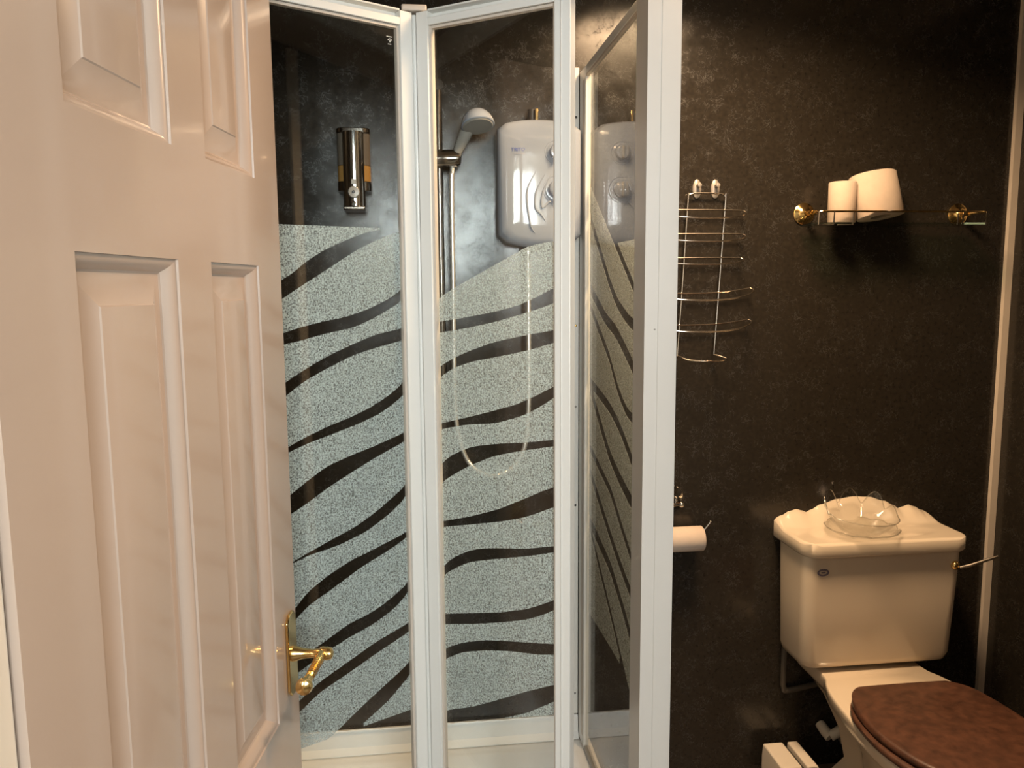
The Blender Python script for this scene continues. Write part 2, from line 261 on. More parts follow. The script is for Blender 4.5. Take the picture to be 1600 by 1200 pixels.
PAT_R = [[1.4682,1.4747,1.4812,1.4877,1.4942,1.5004,1.5063,1.5119,1.5174,1.5229,1.5285,1.5342,1.5398,1.5454,1.5511,1.5567,1.5623,1.5679,1.5735,1.5784,1.5819,1.584,1.5857,1.5871,1.5884],[1.423,1.4249,1.4267,1.4286,1.4304,1.4322,1.4341,1.436,1.4381,1.4402,1.4424,1.4445,1.4466,1.449,1.4518,1.4547,1.4576,1.4608,1.4647,1.4695,1.4745,1.4796,1.4851,1.4908,1.4965],[1.3995,1.4014,1.4034,1.4053,1.4072,1.4091,1.411,1.4131,1.4154,1.4179,1.4203,1.4228,1.4252,1.4279,1.431,1.4342,1.4375,1.4408,1.444,1.4474,1.4507,1.4543,1.4582,1.4625,1.467],[1.3209,1.3274,1.3338,1.3402,1.3463,1.3519,1.357,1.362,1.3667,1.3708,1.3748,1.3788,1.3827,1.3862,1.389,1.3915,1.3941,1.3966,1.3991,1.4015,1.4037,1.4059,1.4081,1.4103,1.4125],[1.2944,1.3023,1.3102,1.318,1.325,1.3301,1.3341,1.338,1.3416,1.3444,1.3468,1.3492,1.3516,1.354,1.3564,1.359,1.3617,1.3643,1.367,1.3698,1.3729,1.3764,1.38,1.3836,1.3872],[1.1988,1.202,1.2052,1.2084,1.2116,1.2147,1.2179,1.2212,1.2246,1.2281,1.2315,1.2349,1.2385,1.2421,1.2458,1.2495,1.2532,1.2574,1.2626,1.2682,1.2738,1.2797,1.2859,1.2924,1.2989],[1.1866,1.1893,1.192,1.1947,1.1974,1.2002,1.2027,1.2048,1.2064,1.2077,1.2091,1.2104,1.212,1.2144,1.2178,1.2216,1.2254,1.2293,1.234,1.2396,1.2457,1.2522,1.2597,1.2677,1.2757],[1.1033,1.1121,1.1209,1.1295,1.1371,1.143,1.1483,1.1534,1.1577,1.1606,1.1628,1.165,1.1672,1.1691,1.1707,1.1721,1.1736,1.1751,1.1767,1.1784,1.1805,1.1826,1.1847,1.1868,1.1889],[1.06,1.0683,1.0766,1.0848,1.0925,1.0996,1.1064,1.113,1.119,1.1245,1.1299,1.1354,1.1403,1.1442,1.1475,1.1506,1.1537,1.1567,1.1596,1.1623,1.1649,1.1675,1.1701,1.1727,1.1753],[0.9777,0.981,0.9842,0.9875,0.9908,0.9941,0.9974,1.0009,1.0049,1.0092,1.0135,1.0177,1.022,1.0266,1.0319,1.0377,1.0436,1.0495,1.0554,1.0614,1.0674,1.0735,1.0793,1.0847,1.0898],[0.9653,0.9678,0.9703,0.9727,0.9752,0.9777,0.9802,0.9827,0.9854,0.9881,0.9907,0.9934,0.9961,0.9988,1.0017,1.005,1.0086,1.0123,1.0161,1.0204,1.0256,1.0312,1.0367,1.0422,1.0478],[0.8664,0.8764,0.8865,0.8965,0.9052,0.9121,0.9181,0.9237,0.9279,0.9312,0.9341,0.9367,0.9386,0.9402,0.9418,0.9435,0.9451,0.9467,0.9484,0.9504,0.953,0.9559,0.9588,0.9616,0.9645],[0.8453,0.8541,0.8628,0.8714,0.8792,0.8859,0.8921,0.8973,0.9012,0.9043,0.9075,0.9106,0.9135,0.9163,0.9192,0.922,0.9249,0.9277,0.9306,0.9337,0.937,0.9405,0.9441,0.9476,0.9511],[0.7623,0.7648,0.7674,0.7699,0.7725,0.775,0.7776,0.7801,0.7826,0.7852,0.7877,0.7902,0.7927,0.7955,0.7989,0.8025,0.8062,0.8098,0.8136,0.8181,0.8235,0.8293,0.8352,0.8415,0.8483],[0.7382,0.7405,0.7429,0.7453,0.7477,0.75,0.7524,0.7548,0.7575,0.7605,0.7635,0.7666,0.7696,0.7727,0.7758,0.7793,0.7828,0.7864,0.7901,0.7945,0.7998,0.8055,0.8116,0.8185,0.8265],[0.6758,0.6819,0.688,0.6941,0.7002,0.7057,0.7101,0.7138,0.7175,0.7212,0.7245,0.7269,0.7289,0.7308,0.7328,0.7347,0.7365,0.7382,0.7399,0.7416,0.7433,0.7451,0.747,0.749,0.751],[0.6497,0.6565,0.6633,0.6701,0.6769,0.6829,0.6872,0.6907,0.6942,0.6977,0.7009,0.7034,0.7055,0.7077,0.7099,0.7119,0.7135,0.7147,0.7157,0.7168,0.718,0.7197,0.7221,0.7247,0.7273],[0.5285,0.533,0.5374,0.5419,0.5463,0.5507,0.5552,0.5599,0.5652,0.5711,0.5771,0.5831,0.5891,0.5952,0.6014,0.6077,0.6139,0.6201,0.6263,0.6323,0.6379,0.6435,0.649,0.6546,0.6601],[0.5041,0.5075,0.5109,0.5143,0.5177,0.5211,0.5245,0.5279,0.5316,0.5353,0.5391,0.5429,0.5468,0.5506,0.555,0.5602,0.5658,0.5713,0.5772,0.5838,0.5913,0.5992,0.6071,0.615,0.6229],[0.5029,0.5062,0.5096,0.5129,0.5163,0.5196,0.523,0.5264,0.5301,0.5339,0.5378,0.5417,0.5456,0.5494,0.5533,0.5572,0.5611,0.5649,0.5688,0.5727,0.5766,0.5805,0.5843,0.5882,0.5921]]
PAT_S = [[1.5969,1.597,1.5971,1.5973,1.5974,1.5975,1.5976,1.5978,1.5979,1.598,1.5981,1.5982,1.5984,1.5985,1.5986,1.5987,1.5989,1.599,1.5991,1.5992,1.5994,1.5995,1.5996,1.5997,1.5999],[1.407,1.4228,1.4386,1.4543,1.4701,1.4859,1.5017,1.5175,1.5332,1.549,1.5648,1.5806,1.5964,1.6121,1.6279,1.6437,1.6595,1.6753,1.6911,1.7068,1.7226,1.7384,1.7542,1.77,1.7857],[1.385,1.4008,1.4166,1.4323,1.4481,1.4639,1.4797,1.4955,1.5112,1.527,1.5428,1.5586,1.5744,1.5901,1.6059,1.6217,1.6375,1.6533,1.6691,1.6848,1.7006,1.7164,1.7322,1.748,1.7637],[1.3991,1.4038,1.4085,1.4132,1.4179,1.4226,1.4273,1.4321,1.438,1.4457,1.4543,1.4628,1.4731,1.4869,1.5026,1.5194,1.5377,1.5572,1.5768,1.5964,1.616,1.6356,1.6552,1.6749,1.6945],[1.3731,1.3778,1.3825,1.3872,1.3919,1.3966,1.4013,1.4061,1.412,1.4197,1.4283,1.4368,1.4471,1.4609,1.4766,1.4934,1.5117,1.5312,1.5508,1.5704,1.59,1.6096,1.6292,1.6489,1.6685],[1.2571,1.2698,1.2826,1.2953,1.3081,1.3208,1.3336,1.3463,1.3588,1.3704,1.3814,1.392,1.4024,1.4113,1.4181,1.4241,1.4303,1.4381,1.4478,1.4582,1.4687,1.4792,1.4896,1.5001,1.5105],[1.2271,1.2398,1.2526,1.2653,1.2781,1.2908,1.3036,1.3163,1.3288,1.3404,1.3514,1.362,1.3724,1.3813,1.3881,1.3941,1.4003,1.4081,1.4178,1.4282,1.4387,1.4492,1.4596,1.4701,1.4805],[1.2052,1.2078,1.2104,1.2131,1.2157,1.2183,1.2209,1.2235,1.228,1.2369,1.249,1.2621,1.2776,1.2969,1.3178,1.3368,1.352,1.3655,1.3789,1.3923,1.4057,1.4191,1.4326,1.446,1.4594],[1.1832,1.1858,1.1884,1.1911,1.1937,1.1963,1.1989,1.2015,1.206,1.2149,1.227,1.2401,1.2556,1.2749,1.2958,1.3148,1.33,1.3435,1.3569,1.3703,1.3837,1.3971,1.4106,1.424,1.4374],[1.0333,1.0483,1.0633,1.0783,1.0933,1.1083,1.1232,1.1376,1.151,1.164,1.1761,1.1861,1.1946,1.2027,1.2107,1.2175,1.2225,1.2268,1.231,1.2352,1.2395,1.2437,1.2479,1.2521,1.2564],[1.0073,1.0223,1.0373,1.0523,1.0673,1.0823,1.0972,1.1116,1.125,1.138,1.1501,1.1601,1.1686,1.1767,1.1847,1.1915,1.1965,1.2008,1.205,1.2092,1.2135,1.2177,1.2219,1.2261,1.2304],[0.9949,1.0016,1.0082,1.0148,1.0215,1.0281,1.0347,1.0414,1.048,1.0546,1.0613,1.0687,1.0769,1.0856,1.0948,1.1063,1.1206,1.136,1.1515,1.167,1.1824,1.1979,1.2133,1.2288,1.2443],[0.9649,0.9716,0.9782,0.9848,0.9915,0.9981,1.0047,1.0114,1.018,1.0246,1.0313,1.0387,1.0469,1.0556,1.0648,1.0763,1.0906,1.106,1.1215,1.137,1.1524,1.1679,1.1833,1.1988,1.2143],[0.8309,0.8431,0.8553,0.8674,0.8796,0.8918,0.904,0.9162,0.9285,0.9412,0.9545,0.9681,0.9817,0.9953,1.0072,1.0156,1.022,1.0283,1.0346,1.041,1.0473,1.0536,1.06,1.0663,1.0726],[0.8089,0.8211,0.8333,0.8454,0.8576,0.8698,0.882,0.8942,0.9065,0.9192,0.9325,0.9461,0.9597,0.9733,0.9852,0.9936,1.0,1.0063,1.0126,1.019,1.0253,1.0316,1.038,1.0443,1.0506],[0.7749,0.7829,0.7909,0.7989,0.8069,0.815,0.823,0.831,0.8392,0.8479,0.8572,0.8668,0.8765,0.8869,0.8979,0.9092,0.9205,0.9317,0.943,0.9543,0.9656,0.9768,0.9881,0.9994,1.0107],[0.7489,0.7569,0.7649,0.7729,0.7809,0.789,0.797,0.805,0.8132,0.8219,0.8312,0.8408,0.8505,0.8609,0.8719,0.8832,0.8945,0.9057,0.917,0.9283,0.9396,0.9508,0.9621,0.9734,0.9847],[0.6392,0.6531,0.667,0.6809,0.6949,0.7088,0.7227,0.7366,0.7502,0.763,0.775,0.7866,0.7983,0.8097,0.8191,0.8254,0.8303,0.8352,0.8401,0.845,0.85,0.8549,0.8598,0.8647,0.8696],[0.6092,0.6231,0.637,0.6509,0.6649,0.6788,0.6927,0.7066,0.7202,0.733,0.745,0.7566,0.7683,0.7797,0.7891,0.7954,0.8003,0.8052,0.8101,0.815,0.82,0.8249,0.8298,0.8347,0.8396],[0.4737,0.4902,0.5067,0.5231,0.5396,0.5561,0.5726,0.589,0.6055,0.622,0.6384,0.6549,0.6714,0.6877,0.7036,0.7187,0.7336,0.7485,0.7634,0.7782,0.7931,0.808,0.8229,0.8378,0.8527],[0.4517,0.4682,0.4847,0.5011,0.5176,0.5341,0.5506,0.567,0.5835,0.6,0.6164,0.6329,0.6494,0.6657,0.6816,0.6967,0.7116,0.7265,0.7414,0.7562,0.7711,0.786,0.8009,0.8158,0.8307],[0.5947,0.5954,0.596,0.5967,0.5974,0.598,0.5987,0.5993,0.6,0.6004,0.6003,0.5999,0.5994,0.5988,0.5979,0.5968,0.5955,0.5943,0.5931,0.5918,0.5906,0.5894,0.5881,0.5869,0.5857]]# ---------------------------------------------------------------- the room
XL, XR, YB, YF, ZC = -0.43, 1.768, 2.2, 0.55, 2.40
struct('floor', B(XL-0.1, XR+0.1, YF, YB+0.1, -0.08, 0.0), FLOOR)
struct('ceiling', B(XL-0.1, XR+0.1, YF, YB+0.1, ZC, ZC+0.08), CEIL)
struct('wall_back', B(XL-0.1, XR+0.1, YB, YB+0.08, 0.0, ZC), LAM)
struct('wall_left', B(XL-0.1, XL, YF, YB, 0.0, ZC), LAM)
struct('wall_right', B(XR, XR+0.1, YF, YB, 0.0, ZC), LAM)
bm = B(-0.80, -0.40, YF, YF+0.12, 0.0, ZC); box(bm, 0.66, XR+0.1, YF, YF+0.12, 0.0, ZC); box(bm, -0.40, 0.66, YF, YF+0.12, 2.14, ZC)
struct('wall_front', bm, LAM)
struct('trim_1', B(XR-0.022, XR-0.0005, YB-0.014, YB-0.0005, 0.0, ZC-0.03), STRIP)
struct('trim_2', B(XL+0.001, XR-0.001, YB-0.026, YB-0.0005, ZC-0.03, ZC-0.0005), STRIP)
struct('trim_3', B(XR-0.03, XR-0.0005, YF+0.122, YB-0.028, ZC-0.03, ZC-0.0005), STRIP)
struct('trim_4', B(0.70, XR-0.032, YF+0.1205, YF+0.15, ZC-0.03, ZC-0.0005), STRIP)
struct('trim_5', B(XR-0.026, XR-0.0005, YF+0.1205, YF+0.146, 0.0, ZC-0.032), STRIP)
# door frame: left jamb beside the hinges, right jamb and head
bm = B(-0.398, -0.338, 0.545, 0.668, 0.0, 2.14); box(bm, 0.60, 0.658, 0.545, 0.675, 0.0, 2.14); box(bm, -0.338, 0.60, 0.545, 0.675, 2.095, 2.139)
struct('trim_6', bm, JAMB, bevel=0.003)
# unseen white strip added on the front wall to reflect in the left leaf
struct('trim_7', B(0.880, 0.925, YF+0.1205, YF+0.14, 0.0, 2.36), JAMB, bevel=0.004)
# passage behind the photographer
struct('floor_2', B(-1.1, 1.7, -1.6, YF, -0.08, 0.0), FLOOR)
struct('ceiling_2', B(-1.1, 1.7, -1.6, YF, ZC, ZC+0.08), CEIL)
struct('wall_passage_left', B(-1.2, -1.1, -1.6, YF, 0.0, ZC), PLASTER)
struct('wall_passage_right', B(1.7, 1.8, -1.6, YF, 0.0, ZC), PLASTER)
WX0, WX1, WZ0, WZ1 = -0.28, 0.90, 1.40, 2.36
bm = B(-1.2, WX0, -1.7, -1.6, 0, ZC); box(bm, WX1, 1.8, -1.7, -1.6, 0, ZC); box(bm, WX0, WX1, -1.7, -1.6, 0, WZ0); box(bm, WX0, WX1, -1.7, -1.6, WZ1, ZC)
struct('wall_passage_end', bm, PLASTER)
bm = bmesh.new()
for a, b_ in ((WX0, WX0+0.05), (WX1-0.05, WX1), (0.285, 0.335)): box(bm, a, b_, -1.64, -1.60, WZ0, WZ1)
box(bm, WX0, WX1, -1.64, -1.60, WZ0, WZ0+0.05); box(bm, WX0, WX1, -1.64, -1.60, WZ1-0.05, WZ1)
wf = struct('window_1', bm, JAMB)
obj('window_pane', B(WX0+0.05, WX1-0.05, -1.63, -1.624, WZ0+0.05, WZ1-0.05), GLASS, wf)

# ---------------------------------------------------------------- bathroom door (open, hinged on the left)
al = radians(7.75)
P0 = Vector((-0.3306, 0.6705, 0.0))
MD = Matrix(((cos(al), sin(al), 0, P0.x), (-sin(al), cos(al), 0, P0.y), (0, 0, 1, 0), (0, 0, 0, 1)))
# door frame of reference: local x = out of the visible face, local y = along the door (s), z = up
def dpt(u, s, z): return MD @ Vector((u, s, z))
DW, DH, DT = 0.757, 2.075, 0.038
panels = [(0.124, 0.348, 0.765, 1.536), (0.450, 0.643, 0.765, 1.536), (0.124, 0.348, 1.671, 1.985), (0.450, 0.643, 1.671, 1.985), (0.124, 0.348, 0.20, 0.655), (0.450, 0.643, 0.20, 0.655)]
bm = bmesh.new()
ss = sorted({0.0, DW} | {p[0] for p in panels} | {p[1] for p in panels})
zz = sorted({0.008, DH} | {p[2] for p in panels} | {p[3] for p in panels})
def in_panel(s, z): return any(p[0] < s < p[1] and p[2] < z < p[3] for p in panels)
for i in range(len(ss)-1):
    for j in range(len(zz)-1):
        if in_panel((ss[i]+ss[i+1])/2, (zz[j]+zz[j+1])/2): continue
        bm.faces.new([bm.verts.new(dpt(0, s, z)) for s, z in ((ss[i], zz[j]), (ss[i+1], zz[j]), (ss[i+1], zz[j+1]), (ss[i], zz[j+1]))])
for s0, s1, z0, z1 in panels:
    # moulding (quirk, ovolo, hollow), flat margin, bevel and raised field as nested rectangles
    steps = [(0.0, 0.0), (0.0006, -0.003), (0.003, -0.0035), (0.008, -0.0065), (0.013, -0.0125), (0.0155, -0.0165), (0.018, -0.018), (0.027, -0.018), (0.052, -0.009), (0.0535, -0.0075), (0.055, -0.0072)]
    rings = [[dpt(d, s0+i, z0+i), dpt(d, s1-i, z0+i), dpt(d, s1-i, z1-i), dpt(d, s0+i, z1-i)] for i, d in steps]
    rs = [[bm.verts.new(p) for p in r] for r in rings]
    for a, b_ in zip(rs, rs[1:]):
        for k in range(4): bm.faces.new((a[k], a[(k+1) % 4], b_[(k+1) % 4], b_[k]))
    bm.faces.new(rs[-1])
# edges and back
for q in (((0, 0, 0.008), (0, 0, DH), (-DT, 0, DH), (-DT, 0, 0.008)), ((0, DW, 0.008), (0, DW, DH), (-DT, DW, DH), (-DT, DW, 0.008)),
          ((0, 0, DH), (0, DW, DH), (-DT, DW, DH), (-DT, 0, DH)), ((0, 0, 0.008), (0, DW, 0.008), (-DT, DW, 0.008), (-DT, 0, 0.008)),
          ((-DT, 0, 0.008), (-DT, DW, 0.008), (-DT, DW, DH), (-DT, 0, DH))):
    bm.faces.new([bm.verts.new(dpt(*p)) for p in q])
bmesh.ops.remove_doubles(bm, verts=bm.verts, dist=1e-5)
door = struct('door_1', bm, DOOR, smooth=20)
door['label'] = 'cream glossy panelled bathroom door standing open beside the shower'
# handle: back plate with chamfered ends, stem, lever
def chpl(s0, s1, z0, z1, c, u0, u1):
    o = [(s0+c, z0), (s1-c, z0), (s1, z0+c), (s1, z1-c), (s1-c, z1), (s0+c, z1), (s0, z1-c), (s0, z0+c)]
    return prism(bmesh.new(), o, lambda p: dpt(u0, *p), lambda p: dpt(u1, *p))
HZ, HS = 0.856, 0.716
hp = obj('handle_plate', chpl(HS-0.024, HS+0.024, 0.782, 0.932, 0.012, 0.0003, 0.006), BRASS, door, bevel=0.002)
bm = bmesh.new()
nv = (MD.to_3x3() @ Vector((1, 0, 0))); sv = (MD.to_3x3() @ Vector((0, 1, 0)))
lathe(bm, [(0.014, 0), (0.013, 0.006), (0.0095, 0.016), (0.0075, 0.034), (0.0085, 0.046), (0.011, 0.052), (0.012, 0.060), (0.010, 0.068), (0.004, 0.071)], dpt(0.006, HS, HZ), nv, 24)
lp = [dpt(0.058, HS+0.008, HZ+0.001), dpt(0.058, HS-0.02, HZ), dpt(0.057, HS-0.05, HZ-0.001), dpt(0.056, HS-0.08, HZ-0.003), dpt(0.055, HS-0.10, HZ-0.004)]
tube(bm, lp, [0.009, 0.0085, 0.0075, 0.0075, 0.009], 16)
lathe(bm, [(0.007, -0.008), (0.0125, -0.005), (0.0145, 0.001), (0.0125, 0.008), (0.006, 0.012)], dpt(0.055, HS-0.108, HZ-0.004), -sv, 20)
for k in range(14):
    c0 = dpt(0.0575, HS-0.014-0.005*k, HZ-0.0005); tube(bm, [c0+sv*0.0012, c0-sv*0.0012], 0.0091-0.0001*k, 14)
obj('handle', bm, BRASS, door)

# ---------------------------------------------------------------- shower tray
t = thing('shower_tray', 'white raised shower tray with upstand along the dark back wall', 'shower tray', (0.02, 1.87, 0.0))
X0, X1, Y0, Y1, ZR = XL+0.002, 0.49, 1.50, YB-0.002, 0.165
def trect(i, z): return [Vector(p) for p in ((X0+i, Y0+i, z), (X1-i, Y0+i, z), (X1-i, Y1-i, z), (X0+i, Y1-i, z))]
bm = bmesh.new()
loft(bm, [trect(0, 0.0), trect(0, ZR-0.01), trect(0.006, ZR), trect(0.055, ZR), trect(0.068, ZR-0.008), trect(0.085, 0.11), trect(0.12, 0.10), trect(0.30, 0.095)])
obj('basin', bm, ACR, t, smooth=60)
bm = bmesh.new()
pr = [(YB-0.030, ZR+0.001), (YB-0.030, ZR+0.004), (YB-0.014, ZR+0.018), (YB-0.012, ZR+0.062), (YB-0.009, ZR+0.067), (YB-0.0012, ZR+0.067), (YB-0.0012, ZR+0.001)]
loft(bm, [[Vector((x, y, z)) for y, z in pr] for x in (X0+0.001, 0.4545)])
obj('upstand', bm, ACR, t, smooth=40)
bm = bmesh.new()
loft(bm, [[Vector((XL+(YB-y), yy, z)) for y, z in pr] for yy in (Y0+0.08, YB-0.032)])
obj('upstand', bm, ACR, t, smooth=40)
obj('waste_cover', LA([(0.045, 0), (0.045, 0.003), (0.03, 0.006), (0.004, 0.007)], (0.03, 1.85, 0.0955)), CHROME, t)
random.seed(4)
bm = bmesh.new(); pts = [(X0+0.03+0.012*k, YB-0.014+0.001*random.random(), ZR+0.068+0.0022*random.random()) for k in range(68) if X0+0.03+0.012*k < 0.42]
tube(bm, pts, [0.0018+0.0014*random.random() for _ in pts], 6); obj('silicone_bead', bm, ACR, t)

# ---------------------------------------------------------------- shower enclosure with bifold door
PX = 0.465
e = thing('shower_enclosure', 'white framed glass shower enclosure with half-open bifold door and wavy frosted pattern', 'shower enclosure', (0.47, 1.52, 0.165))
o = [(0.441, 1.500), (0.466, 1.500), (0.4665, 1.5015), (0.468, 1.5015), (0.4685, 1.500), (0.506, 1.500), (0.506, 1.560), (0.478, 1.560), (0.478, 1.577), (0.441, 1.577)]
obj('front_post', prism(bmesh.new(), o, lambda p: (p[0], p[1], 0.167), lambda p: (p[0], p[1], 2.120)), POSTM, e, smooth=20)
obj('screw_cap', LA([(0.002, 0), (0.0015, 0.001)], (0.462, 1.4999, 1.415), (0, -1, 0), 10), GREYP, e)
ht = B(XL+0.03, 0.438, 1.530, 1.575, 2.082, 2.125); box(ht, XL+0.03, 0.438, 1.526, 1.530, 2.074, 2.128)
obj('top_track', ht, ALU, e, bevel=0.002)
obj('bottom_track', B(XL+0.03, 0.438, 1.528, 1.578, 0.167, 0.192), ALU, e, bevel=0.002)
obj('left_post', B(XL+0.004, XL+0.034, 1.520, 1.585, 0.167, 2.125), ALU, e, bevel=0.002)
# fixed side panel
obj('wall_channel', B(0.430, 0.4545, YB-0.010, YB-0.001, 0.236, 2.085), ALU, e, bevel=0.001)
for z, mm in ((2.02, ALU), (1.955, DARKP), (1.39, BRASS), (1.16, GREYP), (0.873, DARKP), (0.30, GREYP)):
    obj('screw', LA([(0.0036, 0), (0.003, 0.0012), (0.001, 0.002)], (0.446, YB-0.010, z), (0, -1, 0), 12), mm, e)
bm = B(PX-0.009, PX+0.006, 2.115, YB-0.0105, 0.170, 2.072)
sf = obj('side_frame', bm, ALU, e, bevel=0.0015)
bm = bmesh.new(); 
obj('side_frame_groove', B(PX-0.0096, PX-0.0092, 2.128, 2.150, 0.20, 2.04), STRIP, sf)
obj('side_top_rail', B(PX-0.008, PX+0.008, 1.5775, 2.114, 2.050, 2.072), ALU, e, bevel=0.002)
obj('side_top_seal', B(PX-0.0085, PX-0.0005, 1.58, 2.114, 2.044, 2.0495), STRIP, e)
obj('side_bottom_rail', B(PX-0.008, PX+0.008, 1.577, 2.114, 0.167, 0.180), GREYP, e, bevel=0.002)
sp = obj('side_pane', B(PX-0.003, PX+0.003, 1.577, 2.114, 0.181, 2.0435), GLASS, e, smooth=0)
def film(pat, s0, s1, f, thick, parent, n=25):
    """frosted areas of the print, the clear waves left open between them"""
    bm = bmesh.new(); ss = [s0 + (s1-s0)*k/(n-1) for k in range(n)]
    for i in range(0, len(pat), 2):
        hi, lo = pat[i], pat[i+1]
        hi2, lo2 = list(hi), list(lo)
        run = []
        def flush():
            if len(run) > 1:
                loft(bm, [[f(s, a, 0), f(s, b_, 0), f(s, b_, thick), f(s, a, thick)] for s, a, b_ in run])
            run.clear()
        for s, a, b_ in zip(ss, hi2, lo2):
            if a - b_ > 0.0015: run.append((s, a, b_))
            else: flush()
        flush()
    return obj('frosted_film', bm, FROST, parent, smooth=0)
film(PAT_S, 1.52, 2.11, lambda s, z, d: Vector((PX+0.0032+d, max(1.580, s), z)), 0.0003, sp)
# bifold leaves
LL = 0.360
HPT = Vector((0.012, 1.75, 0))
def leaf(u, nrm, pat, s0, s1, mark):
    # u: unit vector from the hinge along the leaf; nrm: outward (towards the room) unit vector
    Mx = Matrix(((u.x, nrm.x, 0, HPT.x), (u.y, nrm.y, 0, HPT.y), (0, 0, 1, 0), (0, 0, 0, 1)))
    zb, zt = 0.196, 2.068
    bm = B(0.012, 0.040, -0.012, 0.012, zb, zt-0.004, Mx)                        # stile by the hinge
    box(bm, LL-0.034, LL, -0.012, 0.012, zb, zt-0.004, Mx)
    box(bm, 0.040, LL-0.034, -0.012, 0.012, 2.035, 2.050, Mx); box(bm, 0.040, LL-0.034, -0.010, 0.010, zb, zb+0.03, Mx)
    box(bm, 0.040, LL-0.034, -0.012, -0.008, 2.050, zt-0.004, Mx)
    box(bm, 0.040, LL-0.034, -0.012, 0.012, zt-0.005, zt-0.001, Mx)
    box(bm, LL-0.020, LL-0.017, 0.012, 0.0145, zb, zt-0.01, Mx)
    lf = obj('door_leaf', bm, ALU, e, bevel=0.0015)
    gp = obj('glass_pane', B(0.0405, LL-0.0345, -0.003, 0.003, zb+0.031, 2.0345, M=Mx), GLASS, lf, smooth=0)
    bm = B(0.0405, 0.0455, -0.006, 0.006, zb+0.031, 2.034, Mx); box(bm, LL-0.0385, LL-0.0345, -0.006, 0.006, zb+0.031, 2.034, Mx)
    box(bm, 0.046, LL-0.039, -0.006, 0.006, 2.029, 2.034, Mx)
    obj('glass_seal', bm, STRIP, lf)
    film(pat, s0, s1, lambda s, z, d: Mx @ Vector((max(0.046, s), -0.0032-d, z)), 0.0003, lf)
    if mark:
        bm = bmesh.new(); ms, mz = 0.060, 2.002
        for k in range(7): box(bm, ms+0.006-0.0019*k, ms+0.0073-0.0019*k, 0.0032, 0.0034, mz+0.0072, mz+0.0090, Mx)
        pts = [(ms+0.0042*cos(a), mz+0.0035*sin(a)+0.0005) for a in [pi*j/8 for j in range(9)]]
        tube(bm, [Mx @ Vector((p[0], 0.0034, p[1])) for p in pts], 0.0009, 6)
        tube(bm, [Mx @ Vector((ms, 0.0034, mz+0.001)), Mx @ Vector((ms, 0.0034, mz-0.003))], 0.0012, 6)
        for k in range(4): box(bm, ms+0.0032-0.0019*k, ms+0.0045-0.0019*k, 0.0032, 0.0034, mz-0.0075, mz-0.0058, Mx)
        obj('safety_mark', bm, ETCH, lf)
    return lf
aL, aR = radians(29), radians(34.5)
leaf(Vector((-cos(aL), -sin(aL))), Vector((sin(aL), -cos(aL))), PAT_L, 0.03, 0.322, True)
leaf(Vector((cos(aR), -sin(aR))), Vector((-sin(aR), -cos(aR))), PAT_R, 0.03, 0.318, False)
bm = LA([(0.0078, 0.196), (0.0078, 2.062)], (0.012, 1.750, 0), n=16)
obj('hinge_strip', bm, ALU, e)
bm = B(-0.014, 0.038, 1.727, 1.764, 2.066, 2.079); obj('hinge_cap', bm, STRIP, e, bevel=0.003)

# ---------------------------------------------------------------- electric shower heater
h = thing('shower_heater', 'glossy white electric shower box with two dials on the dark back wall', 'electric shower', (0.334, 2.2, 1.60))
bm = bmesh.new(); rings = []
def hout(hx, zt_, zb_, arch, r, y, sag):
    o = []; cx = 0.334; n = 10
    pts = [(cx-hx, zb_+r), (cx-hx, zt_-arch-r)]
    out = []
    for k in range(n+1):
        tt = -1 + 2*k/n; a = abs(tt)
        out.append((cx+hx*tt, zt_ - arch*(a**2.2) - (r if a > 0.99 else 0)))
    for k in range(n+1):
        tt = 1 - 2*k/n; a = abs(tt)
        out.append((cx+hx*tt, zb_ + sag*(a**2.4) + (r if a > 0.99 else 0)))
    return [Vector((x, y, z)) for x, z in out]
for (dx, y) in ((0.0, YB-0.002), (0.0, 2.125), (0.003, 2.112), (0.010, 2.104), (0.025, 2.099), (0.06, 2.0965), (0.064, 2.0963), (0.09, 2.096)):
    rings.append(hout(0.111-dx, 1.934-dx, 1.602+dx, 0.016, 0.010, y, 0.022))
loft(bm, rings)
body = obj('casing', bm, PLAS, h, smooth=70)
# sweeping ridges
for k, (x0, x1, zt_, zb_) in enumerate(((0.300, 0.300, 1.80, 1.640), (0.322, 0.330, 1.79, 1.665), (0.340, 0.352, 1.79, 1.70))):
    pts = spline([(x0+0.022, 2.0965, zt_), (x0-0.001, 2.0950, zt_-0.045), (x0-0.003, 2.0948, zt_-0.085), (x1+0.006, 2.0955, zb_+0.02), (x1+0.018, 2.0975, zb_)], 6)
    N = len(pts); obj('ridge', T(pts, [0.0008+0.0024*sin(pi*i/(N-1)) for i in range(N)], 10), PLAS, h)
for z, r, nm in ((1.847, 0.0185, 'temperature_dial'), (1.752, 0.0215, 'power_dial')):
    bm = LA([(r*1.42, 0.0), (r*1.40, 0.002), (r*1.15, 0.004), (r*1.02, 0.0025), (r, 0.004), (r*0.97, 0.013), (r*0.86, 0.016), (0.002, 0.017)], (0.3745, 2.0975, z), (0, -1, 0), 36)
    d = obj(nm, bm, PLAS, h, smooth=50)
    bm = B(0.3715, 0.3775, 2.074, 2.083, z-r*0.9, z+r*0.9); obj('dial_pointer', bm, GREYP, d, bevel=0.002)
    bm = bmesh.new(); tube(bm, [(0.3745+r*1.6*cos(a), 2.0965, z+r*1.6*sin(a)) for a in [2*pi*j/36 for j in range(36)]], 0.0014, 6, cyc=True)
    obj('dial_ring', bm, PLAS, d)
    bm = B(0.372, 0.377, 2.0955, 2.0966, z+r*1.42+0.012, z+r*1.42+0.0135); obj('dial_mark', bm, GREYT, d)
